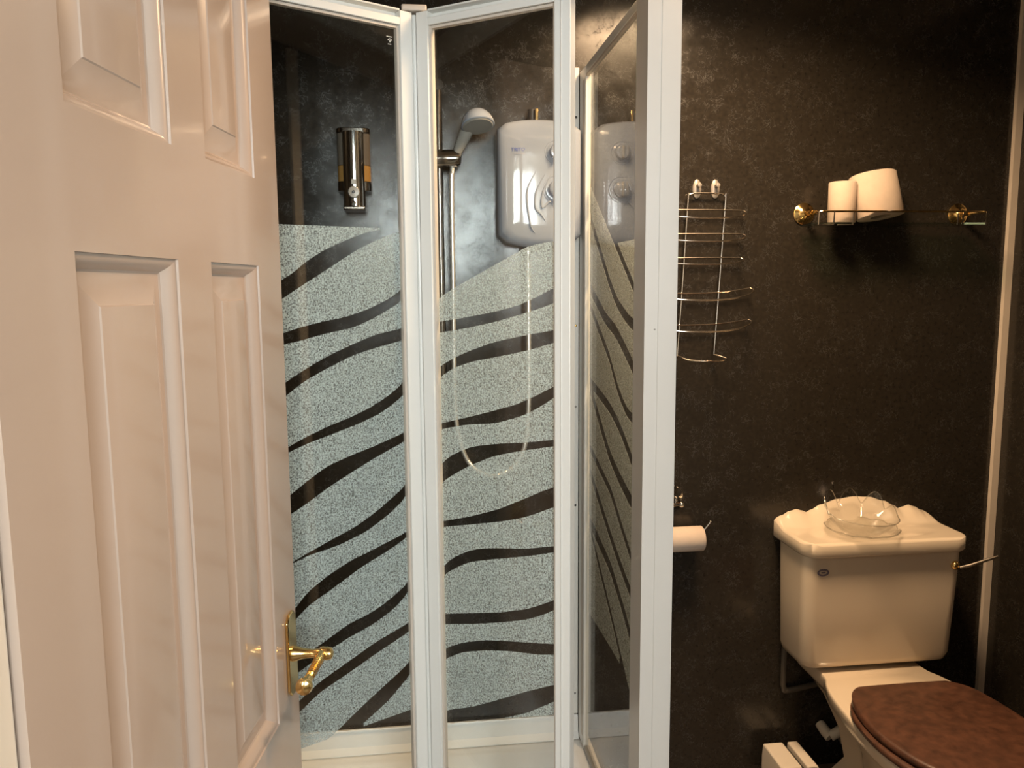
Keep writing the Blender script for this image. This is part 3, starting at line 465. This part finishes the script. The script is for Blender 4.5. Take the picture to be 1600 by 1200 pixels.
text('logo', 'TRITON', 0.0125, (0.2795, 2.0966, 1.852), (radians(90), 0, 0), BLUE, h)
bm = bmesh.new()
for k in range(7): box(bm, 0.266+0.0040*k, 0.2685+0.0040*k+0.0006*(k % 2), 2.0959, 2.0966, 1.8405, 1.8428)
obj('small_print', bm, GREYT, h)
bm = T([(0.322, 2.17, 1.925), (0.322, 2.17, 1.968)], 0.012, 12); obj('inlet_nut', bm, DARKP, h)
bm = B(0.328, 0.336, 2.150, 2.156, 1.925, 1.968); obj('inlet_clip', bm, BRASS, h, bevel=0.001)
obj('outlet_nut', LA([(0.010, 0), (0.010, 0.018), (0.0075, 0.024)], (0.305, 2.14, 1.586)), CHROME, h)

# ---------------------------------------------------------------- riser rail, handset, hose
r_ = thing('riser_rail', 'dark chrome shower riser rail with slider bracket on the back wall', 'shower rail', (0.072, 2.2, 1.30))
obj('rail', T([(0.072, 2.145, 1.22), (0.072, 2.145, 2.02)], 0.0095, 16), DCHROME, r_)
for z in (1.215, 2.02):
    bm = T([(0.072, YB-0.001, z), (0.072, 2.135, z)], 0.014, 16); obj('rail_end', bm, DCHROME, r_)
bm = T([(0.045, 2.14, 1.832), (0.052, 2.14, 1.832), (0.112, 2.125, 1.832), (0.126, 2.122, 1.832)], [0.017, 0.024, 0.023, 0.017], 20)
br = obj('slider_bracket', bm, DCHROME, r_)
obj('slider_knob', T([(0.046, 2.14, 1.832), (0.030, 2.142, 1.832)], [0.019, 0.014], 16), DCHROME, br)
s_ = thing('shower_handset', 'white domed shower handset clipped in the dark chrome bracket', 'shower head', (0.12, 2.12, 1.83))
ax = Vector((0.10, -0.35, -1)).normalized()
c0 = Vector((0.165, 2.085, 1.945))
bm = LA([(0.003, -0.002), (0.018, 0.002), (0.030, 0.011), (0.038, 0.023), (0.0425, 0.036), (0.043, 0.041), (0.041, 0.043)], c0, ax, 32)
obj('head', bm, PLAS, s_)
bm = LA([(0.0405, 0.042), (0.036, 0.046), (0.004, 0.047)], c0, ax, 32); obj('spray_face', bm, GREYP, s_)
bm = T([(0.150, 2.095, 1.918), (0.142, 2.105, 1.898), (0.130, 2.115, 1.872), (0.120, 2.120, 1.852), (0.113, 2.122, 1.835), (0.108, 2.124, 1.812)], [0.017, 0.018, 0.0155, 0.0125, 0.011, 0.010], 18)
obj('handle', bm, GREYP, s_)
hp_ = spline([(0.106, 2.124, 1.812), (0.103, 2.13, 1.76), (0.102, 2.13, 1.50), (0.101, 2.13, 1.25), (0.106, 2.13, 1.12), (0.130, 2.13, 1.035), (0.165, 2.13, 0.995), (0.210, 2.13, 0.983), (0.258, 2.13, 1.005), (0.292, 2.13, 1.065), (0.303, 2.13, 1.18), (0.305, 2.135, 1.40), (0.305, 2.14, 1.590)], 26)
N = len(hp_)
hose = obj('shower_hose', T(hp_, [0.0062 if (i % 2) else 0.0070 for i in range(N)], 12), HOSEM)
tag(hose, 'flexible chrome shower hose hanging in a loop behind the glass', 'hose')

# ---------------------------------------------------------------- soap dispenser
d = thing('soap_dispenser', 'chrome soap dispenser with amber liquid on the wall behind the left glass leaf', 'soap dispenser', (-0.148, 2.2, 1.70))
cx = -0.148
def dshape(hx, y0, y1, z0, z1, r, m, nm, n=6):
    o = rrect(cx, (y0+y1)/2, hx, (y1-y0)/2, r, n)
    bm = loft(bmesh.new(), [[Vector((x, y, z)) for x, y in o] for z in (z0, z1)])
    return obj(nm, bm, m, d, smooth=40, bevel=0.0015)
dshape(0.042, 2.122, YB-0.002, 1.812, 1.893, 0.018, SMOKE, 'clear_tank')
dshape(0.0418, 2.122, YB-0.002, 1.772, 1.8118, 0.018, AMBER, 'amber_soap')
dshape(0.0425, 2.120, YB-0.002, 1.748, 1.7718, 0.018, DCHROME, 'tank_base')
dshape(0.043, 2.116, YB-0.001, 1.8932, 1.905, 0.02, DCHROME, 'lid')
bm = bmesh.new(); arc = [(cx+0.0285*sin(a), 2.128-0.026*cos(a)) for a in [(-90+15*k)*pi/180 for k in range(13)]]
arc += [(cx+0.0285, 2.135), (cx-0.0285, 2.135)]
loft(bm, [[Vector((x, y, z)) for x, y in arc] for z in (1.708, 1.895)]); fb = obj('front_cover', bm, CHROME, d, smooth=50)
obj('pump_housing', B(cx-0.0275, cx+0.0275, 2.1, 2.18, 1.698, 1.7075), DCHROME, d, bevel=0.003)
bt = obj('push_button', LA([(0.0145, 0), (0.0150, 0.006), (0.013, 0.010), (0.003, 0.011)], (cx, 2.103, 1.742), (0, -1, 0), 24), GREYP, d)
obj('button_centre', LA([(0.004, 0), (0.003, 0.0015)], (cx, 2.092, 1.742), (0, -1, 0), 16), DARKP, bt)
obj('nozzle', LA([(0.005, 0), (0.0045, 0.010)], (cx, 2.100, 1.716), (0, -0.8, -0.5), 16), CHROME, d)
obj('level_window', B(cx-0.006, cx+0.006, 2.1005, 2.1025, 1.762, 1.775), GREYP, d, bevel=0.001)

# ---------------------------------------------------------------- wire rack and its two hooks
def disc_hook(x, z, label):
    q = thing('wall_hook', label, 'hook', (x, YB, z), 'adhesive hooks of the wire rack')
    bm = bmesh.new(); o = [(x+0.0125*cos(a), z+0.026*sin(a)) for a in [2*pi*k/28 for k in range(28)]]
    loft(bm, [[Vector((x+(px-x)*s, y, z+(pz-z)*s)) for px, pz in o] for s, y in ((1, YB-0.001), (1, YB-0.004), (0.7, YB-0.007), (0.3, YB-0.008))])
    obj('pad', bm, HOOKM, q)
    obj('peg', LA([(0.0045, 0), (0.004, 0.014), (0.0065, 0.016), (0.0055, 0.019), (0.001, 0.02)], (x, YB-0.008, z+0.008), (0, -1, 0), 16), HOOKM, q)
disc_hook(0.793, 1.768, 'left one of the two oval metal hooks above the wire rack')
disc_hook(0.846, 1.768, 'right one of the two oval metal hooks above the wire rack')
k_ = thing('wire_rack', 'six tier wire rack of curved satin steel loops hanging beside the white post', 'rack', (0.79, 2.19, 1.29))
yb = YB-0.018
bm = T(spline([(0.738, yb-0.004, 1.300), (0.752, yb, 1.52), (0.763, yb, 1.735), (0.766, yb, 1.748), (0.776, yb, 1.7535), (0.82, yb, 1.755), (0.862, yb, 1.7525), (0.870, yb, 1.746), (0.8715, yb, 1.735), (0.860, yb, 1.52), (0.846, yb-0.004, 1.302)], 8), 0.0023, 8)
obj('upright_frame', bm, STEEL, k_)
def basket(cxx, z, hw, dep, tiltr, drop, sag=0.0):
    pts = []
    for j in range(40):
        a = 2*pi*j/40; x = cos(a); y = sin(a)
        px = cxx + hw*(abs(x)**0.8)*(1 if x > 0 else -1)
        py = yb - 0.006 - (dep*(abs(y)**0.75) if y > 0 else 0.0)*1.0 - 0.0
        pz = z + (-drop*max(0, y) if y > 0 else 0.006*abs(y)*0.4) + tiltr*(x) - sag*(1-x*x)
        pts.append((px, py, pz))
    obj('basket_loop', T(pts, 0.0021, 8, cyc=True), STEEL, k_)
basket(0.796, 1.706, 0.128, 0.075, 0.0, 0.026)
basket(0.796, 1.640, 0.128, 0.075, 0.001, 0.022)
basket(0.793, 1.574, 0.126, 0.075, 0.001, 0.018)
basket(0.800, 1.487, 0.150, 0.085, 0.004, 0.016, 0.012)
basket(0.798, 1.398, 0.148, 0.085, 0.004, 0.013, 0.012)
bm = T(spline([(0.740, yb-0.004, 1.302), (0.752, yb-0.045, 1.293), (0.795, yb-0.070, 1.290), (0.845, yb-0.066, 1.291), (0.866, yb-0.050, 1.293), (0.862, yb-0.030, 1.297), (0.846, yb-0.004, 1.303)], 8), 0.0022, 8)
obj('bottom_loop', bm, STEEL, k_)

# ---------------------------------------------------------------- glass shelf
g = thing('glass_shelf', 'narrow glass shelf with brass rail and brass end roses on the dark wall', 'shelf', (1.35, 2.2, 1.66))
obj('glass_panel', B(1.092, 1.592, 2.085, 2.178, 1.6625, 1.6675), SHELFG, g, smooth=0)
obj('glass_edge', B(1.52, 1.592, 2.0835, 2.0848, 1.6625, 1.6675), pmat('green_glass_edge', (0.30, 0.46, 0.38), 0.2), g)
for x in (1.112, 1.588):
    bm = LA([(0.031, 0), (0.031, 0.003), (0.027, 0.006), (0.021, 0.008), (0.013, 0.014), (0.008, 0.02), (0.007, 0.05)], (x, YB-0.001, 1.700), (0, -1, 0), 32)
    rs_ = obj('brass_rose', bm, BRASS, g)
    obj('rose_ball', LA([(0.001, -0.0075), (0.005, -0.0055), (0.0075, 0), (0.005, 0.0055), (0.001, 0.0075)], (x+0.006, YB-0.055, 1.700), (0, -1, 0), 16), BRASS, rs_)
rail = [(1.112, 2.148, 1.698), (1.105, 2.10, 1.697), (1.112, 2.082, 1.697), (1.20, 2.078, 1.697), (1.35, 2.076, 1.697), (1.50, 2.078, 1.697), (1.583, 2.082, 1.697), (1.592, 2.10, 1.697), (1.588, 2.148, 1.698)]
obj('gallery_rail', T(spline(rail, 6), 0.0028, 8), BRASS, g)
for x in (1.096, 1.140, 1.196, 1.505, 1.520, 1.590):
    obj('rail_post', T([(x, 2.0815, 1.6615), (x, 2.0785, 1.697)], 0.0020, 8), CHROME, g)
bm = T([(1.096, 2.0815, 1.661), (1.140, 2.0815, 1.661)], 0.0020, 8); obj('rail_foot', bm, CHROME, g)
bm = T([(1.150, 2.081, 1.660), (1.196, 2.081, 1.661)], 0.0020, 8); obj('rail_foot', bm, CHROME, g)

# ---------------------------------------------------------------- toilet rolls
def roll(name, label, rx, ry, hgt, rc, M, wob=0.0):
    q = thing(name, label, 'toilet roll', M.translation)
    n = 40; bm = bmesh.new()
    def ring(sx, sy, z): return [M @ Vector((sx*cos(2*pi*k/n)*(1+wob*cos(6*pi*k/n)), sy*sin(2*pi*k/n), z)) for k in range(n)]
    rings = [ring(rc, rc*ry/rx, 0.0), ring(rx-0.002, ry-0.002, 0.0), ring(rx, ry, 0.002), ring(rx, ry, hgt-0.002), ring(rx-0.002, ry-0.002, hgt), ring(rc, rc*ry/rx, hgt), ring(rc, rc*ry/rx, 0.0)]
    loft(bm, rings, cap=False); bmesh.ops.remove_doubles(bm, verts=bm.verts, dist=1e-6)
    obj('tissue', bm, PAPER, q, smooth=50)
    rc2 = rc-0.0008
    bm = loft(bmesh.new(), [ring(rc2, rc2*ry/rx, 0.001), ring(rc2, rc2*ry/rx, hgt-0.001), ring(rc2-0.0015, rc2*ry/rx-0.0015, hgt-0.001), ring(rc2-0.0015, rc2*ry/rx-0.0015, 0.001), ring(rc2, rc2*ry/rx, 0.001)], cap=False)
    obj('cardboard_core', bm, CARD, q); return q
roll('toilet_roll', 'slim nearly used toilet roll upright on the left of the glass shelf', 0.037, 0.037, 0.112, 0.020, Matrix.Translation((1.190, 2.132, 1.669)))
Mr = Matrix.Translation((1.298, 2.118, 1.6855)) @ Matrix.Rotation(radians(-13), 4, 'X') @ Matrix.Rotation(radians(-7), 4, 'Y')
roll('toilet_roll', 'fat squashed toilet roll leaning beside the slim roll on the glass shelf', 0.068, 0.046, 0.122, 0.030, Mr, 0.03)
# roll holder beside the white post
q = thing('toilet_roll_holder', 'chrome wall rose with bent wire arm holding a toilet roll by the post', 'toilet roll holder', (0.735, 2.2, 0.89))
bm = LA([(0.034, 0), (0.034, 0.003), (0.029, 0.008), (0.015, 0.011), (0.009, 0.014), (0.009, 0.040), (0.012, 0.046), (0.009, 0.056), (0.002, 0.058)], (0.735, YB-0.001, 0.886), (0, -1, 0), 32)
obj('wall_rose', bm, CHROME, q)
obj('wire_arm', T(spline([(0.748, 2.150, 0.872), (0.70, 2.150, 0.872), (0.655, 2.148, 0.865), (0.640, 2.145, 0.84), (0.640, 2.145, 0.80), (0.655, 2.145, 0.789), (0.72, 2.145, 0.789), (0.795, 2.145, 0.789), (0.815, 2.145, 0.796), (0.834, 2.145, 0.818)], 8), 0.0028, 8), CHROME, q)
obj('arm_tip', LA([(0.001, -0.004), (0.004, 0), (0.001, 0.004)], (0.8355, 2.145, 0.820), (0, 0, 1), 10), CHROME, q)
obj('rose_knob', LA([(0.001, -0.009), (0.007, -0.005), (0.009, 0), (0.007, 0.005), (0.001, 0.009)], (0.750, 2.152, 0.872), (0, -1, 0), 14), CHROME, q)
Mh = Matrix.Translation((0.699, 2.145, 0.772)) @ Matrix.Rotation(radians(90), 4, 'Y')
roll('toilet_roll', 'part used toilet roll hanging from the wire arm beside the white post', 0.036, 0.036, 0.112, 0.020, Mh)
# ---------------------------------------------------------------- toilet
TX = 1.300
t = thing('toilet', 'ivory close coupled toilet with brown wooden seat and shell shaped cistern lid', 'toilet', (TX, 1.85, 0.0))
# cistern body
bm = bmesh.new(); rings = []
for z, hx, yf, r in ((0.404, 0.205, 2.045, 0.03), (0.414, 0.222, 2.028, 0.035), (0.435, 0.229, 2.020, 0.038), (0.60, 0.234, 2.014, 0.036), (0.745, 0.238, 2.010, 0.034), (0.752, 0.238, 2.010, 0.034)):
    o = rrect(TX, (yf+YB-0.002)/2, hx, (YB-0.002-yf)/2, r, 6); rings.append([Vector((x, y, z)) for x, y in o])
loft(bm, rings); obj('cistern', bm, CER, t, smooth=60)
# cistern lid: a height field rising to a scalloped crest along the wall
crest = [(-0.247, 0.016), (-0.225, 0.024), (-0.20, 0.036), (-0.178, 0.041), (-0.160, 0.036), (-0.145, 0.030), (-0.135, 0.037), (-0.10, 0.053), (-0.05, 0.067), (0.0, 0.073), (0.05, 0.070), (0.10, 0.056), (0.135, 0.040), (0.147, 0.030), (0.160, 0.034), (0.180, 0.040), (0.200, 0.034), (0.225, 0.022), (0.247, 0.014)]
def crest_z(x):
    for (a, za), (b_, zb_) in zip(crest, crest[1:]):
        if a <= x <= b_: tt = (x-a)/(b_-a); tt = tt*tt*(3-2*tt); return za + (zb_-za)*tt
    return crest[0][1]
NX, NY = 64, 26; yf, ybk = 1.990, YB-0.003
bm = bmesh.new(); grid = []; HX = 0.2475
for j in range(NY+1):
    row = []; ty = 1-math.cos(pi/2*j/NY)
    for i in range(NX+1):
        tx = math.sin(pi/2*(-1 + 2*i/NX)); x = HX*tx; y = yf + (ybk-yf)*ty
        # rounded plan corners at the front
        ex = max(0, abs(x)-(HX-0.05)); ey = max(0, (yf+0.05)-y)
        if ex > 0 and ey > 0:
            u_, v_ = ex/0.05, ey/0.05; x = math.copysign(HX-0.05+0.05*u_*math.sqrt(1-v_*v_/2), x); y = yf+0.05-0.05*v_*math.sqrt(1-u_*u_/2)
        k = max(0.0, (ty-0.66)/0.34); rise = k*k*(3-2*k)
        edge = min(HX-abs(HX*tx), (y-yf) if ty < 0.5 else 1)
        rnd = 0.0065*(1-min(1, max(0, edge)/0.009))**2
        # shallow shell dish in the middle
        dish = -0.006*max(0, 1-((x/0.19)**2 + ((y-2.07)/0.05)**2))
        row.append(bm.verts.new((TX+x, y, 0.790 + crest_z(max(-0.247, min(0.247, HX*tx)))*rise + dish - rnd)))
    grid.append(row)
for j in range(NY):
    for i in range(NX): bm.faces.new((grid[j][i], grid[j][i+1], grid[j+1][i+1], grid[j+1][i]))
loop = [grid[0][i] for i in range(NX+1)] + [grid[j][NX] for j in range(1, NY+1)] + [grid[NY][i] for i in range(NX-1, -1, -1)] + [grid[j][0] for j in range(NY-1, 0, -1)]
prev = loop
for dz, inset in ((0.754, 0.0), (0.749, 0.003), (0.7485, 0.012)):
    cur = [bm.verts.new((TX+(v.co.x-TX)*(1-inset/0.25), v.co.y+(inset if v.co.y < 2.1 else 0), dz)) for v in loop]
    n = len(loop)
    for i in range(n): bm.faces.new((prev[i], prev[(i+1) % n], cur[(i+1) % n], cur[i]))
    prev = cur
bm.faces.new(prev)
obj('cistern_lid', bm, CER, t, smooth=85)
# lever
lv = obj('flush_lever', LA([(0.013, 0), (0.0125, 0.006), (0.009, 0.011), (0.004, 0.013)], (1.508, 2.010, 0.704), (0, -1, 0), 20), BRASS, t)
obj('lever_arm', T([(1.512, 1.994, 0.702), (1.535, 1.985, 0.710), (1.565, 1.975, 0.724), (1.603, 1.965, 0.740)], [0.0035, 0.0045, 0.0045, 0.0035], 10), STEEL, lv)
bm = bmesh.new()
for rx, rz, r in ((0.0165, 0.0095, 0.0011), (0.0125, 0.0065, 0.0007)):
    tube(bm, [(1.1125+rx*cos(a), 2.0100, 0.702+rz*sin(a)) for a in [2*pi*k/32 for k in range(32)]], r, 6, cyc=True)
for k in range(18):
    a = 2*pi*k/18; box(bm, 1.1125+0.0146*cos(a)-0.0009, 1.1125+0.0146*cos(a)+0.0009, 2.0085, 2.0108, 0.702+0.008*sin(a)-0.0008, 0.702+0.008*sin(a)+0.0008)
box(bm, 1.1070, 1.1180, 2.0085, 2.0108, 0.7005, 0.7035)
obj('maker_badge', bm, DBLUE, t, label='small blue oval badge')
# pan
def egg(hx, y0, y1, z, n=40, sq=2.2, cx=TX-0.03):
    o = []
    for k in range(n):
        a = 2*pi*k/n; c_, s_ = cos(a), sin(a); yy = (y0+y1)/2 + (y1-y0)/2*(abs(s_)**(2/sq))*(1 if s_ > 0 else -1)
        xx = cx + hx*(abs(c_)**(2/2.4))*(1 if c_ > 0 else -1)*(1.0 if s_ < 0 else 1.0)
        o.append(Vector((xx, yy, z)))
    return o
def pan_o(z, kx=1.0, ky=1.0, dy=0.0):
    half = [(0.155, 2.188), (0.155, 2.05), (0.158, 2.005), (0.176, 1.965), (0.192, 1.905), (0.203, 1.82), (0.210, 1.74), (0.212, 1.65), (0.200, 1.55), (0.165, 1.46), (0.10, 1.40), (0.04, 1.382)]
    cxp, cyp = 1.285, 1.86
    o = [(cxp - x, y) for x, y in half] + [(cxp + x*0.98, y) for x, y in half[::-1]]
    sm = [(p.x, p.y) for p in spline([(a, b_, 0) for a, b_ in o[1:-1]], 4)]
    o = [o[0]] + sm + [o[-1]]
    return [Vector((cxp+(x-cxp)*kx, min(2.188, cyp+(y-cyp)*ky+dy), z)) for x, y in o]
bm = bmesh.new()
loft(bm, [pan_o(0.0, 0.58, 0.80), pan_o(0.03, 0.54, 0.76), pan_o(0.12, 0.40, 0.58), pan_o(0.20, 0.44, 0.66), pan_o(0.28, 0.60, 0.80), pan_o(0.32, 0.76, 0.89), pan_o(0.345, 0.92, 0.96), pan_o(0.362, 0.99, 0.995), pan_o(0.388, 1.0, 1.0), pan_o(0.394, 0.995, 0.998), pan_o(0.396, 0.98, 0.99)])
obj('pan', bm, CER, t, smooth=60)
# seat ring and lid
def seat_o(dx, dy, grow, z, n=56):
    o = []; yb_, y1 = 1.880+dy, 1.425+dy; cx_ = 1.268+dx; hx = 0.198+grow
    pts = [(cx_-0.085, yb_+grow), (cx_+0.085, yb_+grow), (cx_+0.13, yb_-0.012), (cx_+0.172, yb_-0.060), (cx_+hx-0.003, yb_-0.14), (cx_+hx, yb_-0.24), (cx_+hx-0.030, yb_-0.35), (cx_+0.10, y1+0.025-grow), (cx_, y1-grow), (cx_-0.10, y1+0.025-grow), (cx_-hx+0.030, yb_-0.35), (cx_-hx, yb_-0.24), (cx_-hx+0.003, yb_-0.14), (cx_-0.172, yb_-0.060), (cx_-0.13, yb_-0.012)]
    return [Vector((p.x, p.y, z)) for p in spline([(a, b_, 0) for a, b_ in pts], 5, cyc=True)]
bm = loft(bmesh.new(), [seat_o(-0.006, -0.012, -0.006, 0.3985), seat_o(-0.006, -0.012, 0.0, 0.403), seat_o(-0.006, -0.012, 0.0, 0.412), seat_o(-0.006, -0.012, -0.006, 0.4155)])
obj('seat_ring', bm, WOOD, t, smooth=60)
bm = loft(bmesh.new(), [seat_o(0.004, 0, -0.006, 0.4175), seat_o(0.004, 0, 0.0, 0.421), seat_o(0.004, 0, 0.0, 0.430), seat_o(0.004, 0, -0.004, 0.4345), seat_o(0.004, 0, -0.012, 0.4365)])
obj('seat_lid', bm, WOOD, t, smooth=60)
for x in (1.20, 1.336): obj('seat_hinge', T([(x-0.018, 1.905, 0.407), (x+0.018, 1.905, 0.407)], 0.009, 12), BRASS, t)

# glass dish and bowl on the lid
def petal(name, label, cx_, cy_, z0, prof, n_p, amp, tilt, rot=0.0):
    n = 96; bm = bmesh.new(); rings = []
    Mt = Matrix.Translation((cx_, cy_, z0)) @ Matrix.Rotation(radians(tilt[0]), 4, 'X') @ Matrix.Rotation(radians(tilt[1]), 4, 'Y')
    for r, z, a_ in prof:
        ring = []
        for k in range(n):
            th = 2*pi*k/n + rot; w_ = abs(cos(n_p*th/2)) * (min(1.0, max(0.0, (sin(th)+0.30)/0.75)) if n_p == 9 else 1.0)
            ring.append(Mt @ Vector((r*cos(th)*(1+0.05*a_*w_), r*sin(th)*(1+0.05*a_*w_), z + amp*a_*(w_**1.05))))
        rings.append(ring)
    top = max(range(len(rings)), key=lambda i: sum(p.z for p in rings[i])); rim = [Vector(p) for p in rings[top]]
    loft(bm, rings, cap=True)
    o_ = tag(obj(name, bm, BOWL, None, smooth=60), label, 'bowl' if name == 'glass_bowl' else 'dish')
    obj('rim', T(rim, 0.0017, 8, cyc=True), RIMG, o_); return o_
petal('glass_dish', 'shallow clear glass dish lying on the ivory cistern lid', 1.252, 2.062, 0.7865,
      [(0.030, 0, 0), (0.045, 0.001, 0), (0.078, 0.010, 0.6), (0.097, 0.020, 1.0), (0.096, 0.0225, 1.0), (0.076, 0.013, 0.6), (0.044, 0.004, 0), (0.02, 0.003, 0)], 12, 0.004, (0, 0))
petal('glass_bowl', 'clear glass bowl with tall pointed petal rim nested in the dish', 1.245, 2.062, 0.7910,
      [(0.022, 0, 0), (0.032, 0.001, 0), (0.055, 0.012, 0.0), (0.080, 0.034, 0.0), (0.100, 0.058, 1.0), (0.0985, 0.0585, 1.0), (0.078, 0.036, 0.0), (0.053, 0.015, 0), (0.03, 0.004, 0), (0.015, 0.003, 0)], 9, 0.046, (3, 2), 0.3)

DPIPE = pmat('dark_painted_copper', (0.07, 0.062, 0.05), 0.5)
# pipework and caddy beside the pan
ov = obj('waste_pipe', T(spline([(1.335, 2.15, 0.188), (1.30, 2.15, 0.163), (1.265, 2.15, 0.140), (1.236, 2.153, 0.122)], 4), 0.015, 14), PLAS2)
tag(ov, 'white plastic elbow pipe behind the toilet pan', 'pipe')
bm = bmesh.new(); tube(bm, [(1.238, 2.154, 0.119), (1.230, 2.172, 0.128), (1.226, YB-0.002, 0.138)], [0.018, 0.0165, 0.015], 14)
obj('elbow', bm, PLAS2, ov)
so = obj('soil_pipe', T([(1.335, 1.99, 0.10), (1.335, 2.06, 0.10), (1.335, 2.14, 0.10), (1.335, YB-0.002, 0.10)], 0.050, 28), GREYP)
tag(so, 'wide grey soil pipe leading from the pan to the wall', 'pipe')
obj('collar', LA([(0.058, 0), (0.066, 0.004), (0.066, 0.022), (0.056, 0.026)], (1.335, 2.04, 0.10), (0, -1, 0), 32), PLAS2, so)
cn = obj('supply_pipe', T(spline([(1.095, YB-0.012, 0.40), (1.095, YB-0.012, 0.30), (1.097, YB-0.012, 0.272), (1.115, YB-0.013, 0.262), (1.25, YB-0.013, 0.285)], 6), 0.0085, 10), DPIPE)
tag(cn, 'thin dark supply pipe running down the wall beneath the cistern', 'pipe')
cd = thing('storage_caddy', 'small white plastic caddy with dark slot on the floor by the toilet', 'caddy', (1.08, 2.09, 0.0))
bm = bmesh.new()
for x0, x1, sl in ((1.020, 1.082, 0.0), (1.098, 1.150, 0.018)):
    o0 = [(x0, 2.03), (x1, 2.03), (x1, 2.16), (x0, 2.16)]
    loft(bm, [[Vector((x, y, 0.012)) for x, y in o0], [Vector((x, y, 0.075)) for x, y in o0], [Vector((x-(sl if x > 1.12 else -0.003), y, 0.112)) for x, y in o0]])
obj('shell', bm, PLAS2, cd, bevel=0.004)
obj('slot', B(1.0825, 1.0975, 2.035, 2.155, 0.012, 0.098), DARKP, cd)
obj('foot', B(1.03, 1.14, 2.04, 2.15, 0.0, 0.0118), DARKP, cd)

# ceiling lamp
cl = thing('ceiling_light', 'round warm lamp set flush in the bathroom ceiling', 'ceiling light', (0.74, 1.58, 2.40))
obj('rim', LA([(0.148, 0), (0.150, 0.004), (0.148, 0.012), (0.133, 0.014), (0.131, 0.010), (0.131, 0.0)], (0.74, 1.58, 2.3995), (0, 0, -1), 40), BRASS, cl)
obj('diffuser', LA([(0.130, 0), (0.126, 0.006), (0.05, 0.009), (0.002, 0.010)], (0.74, 1.58, 2.3985), (0, 0, -1), 40), LAMP, cl)
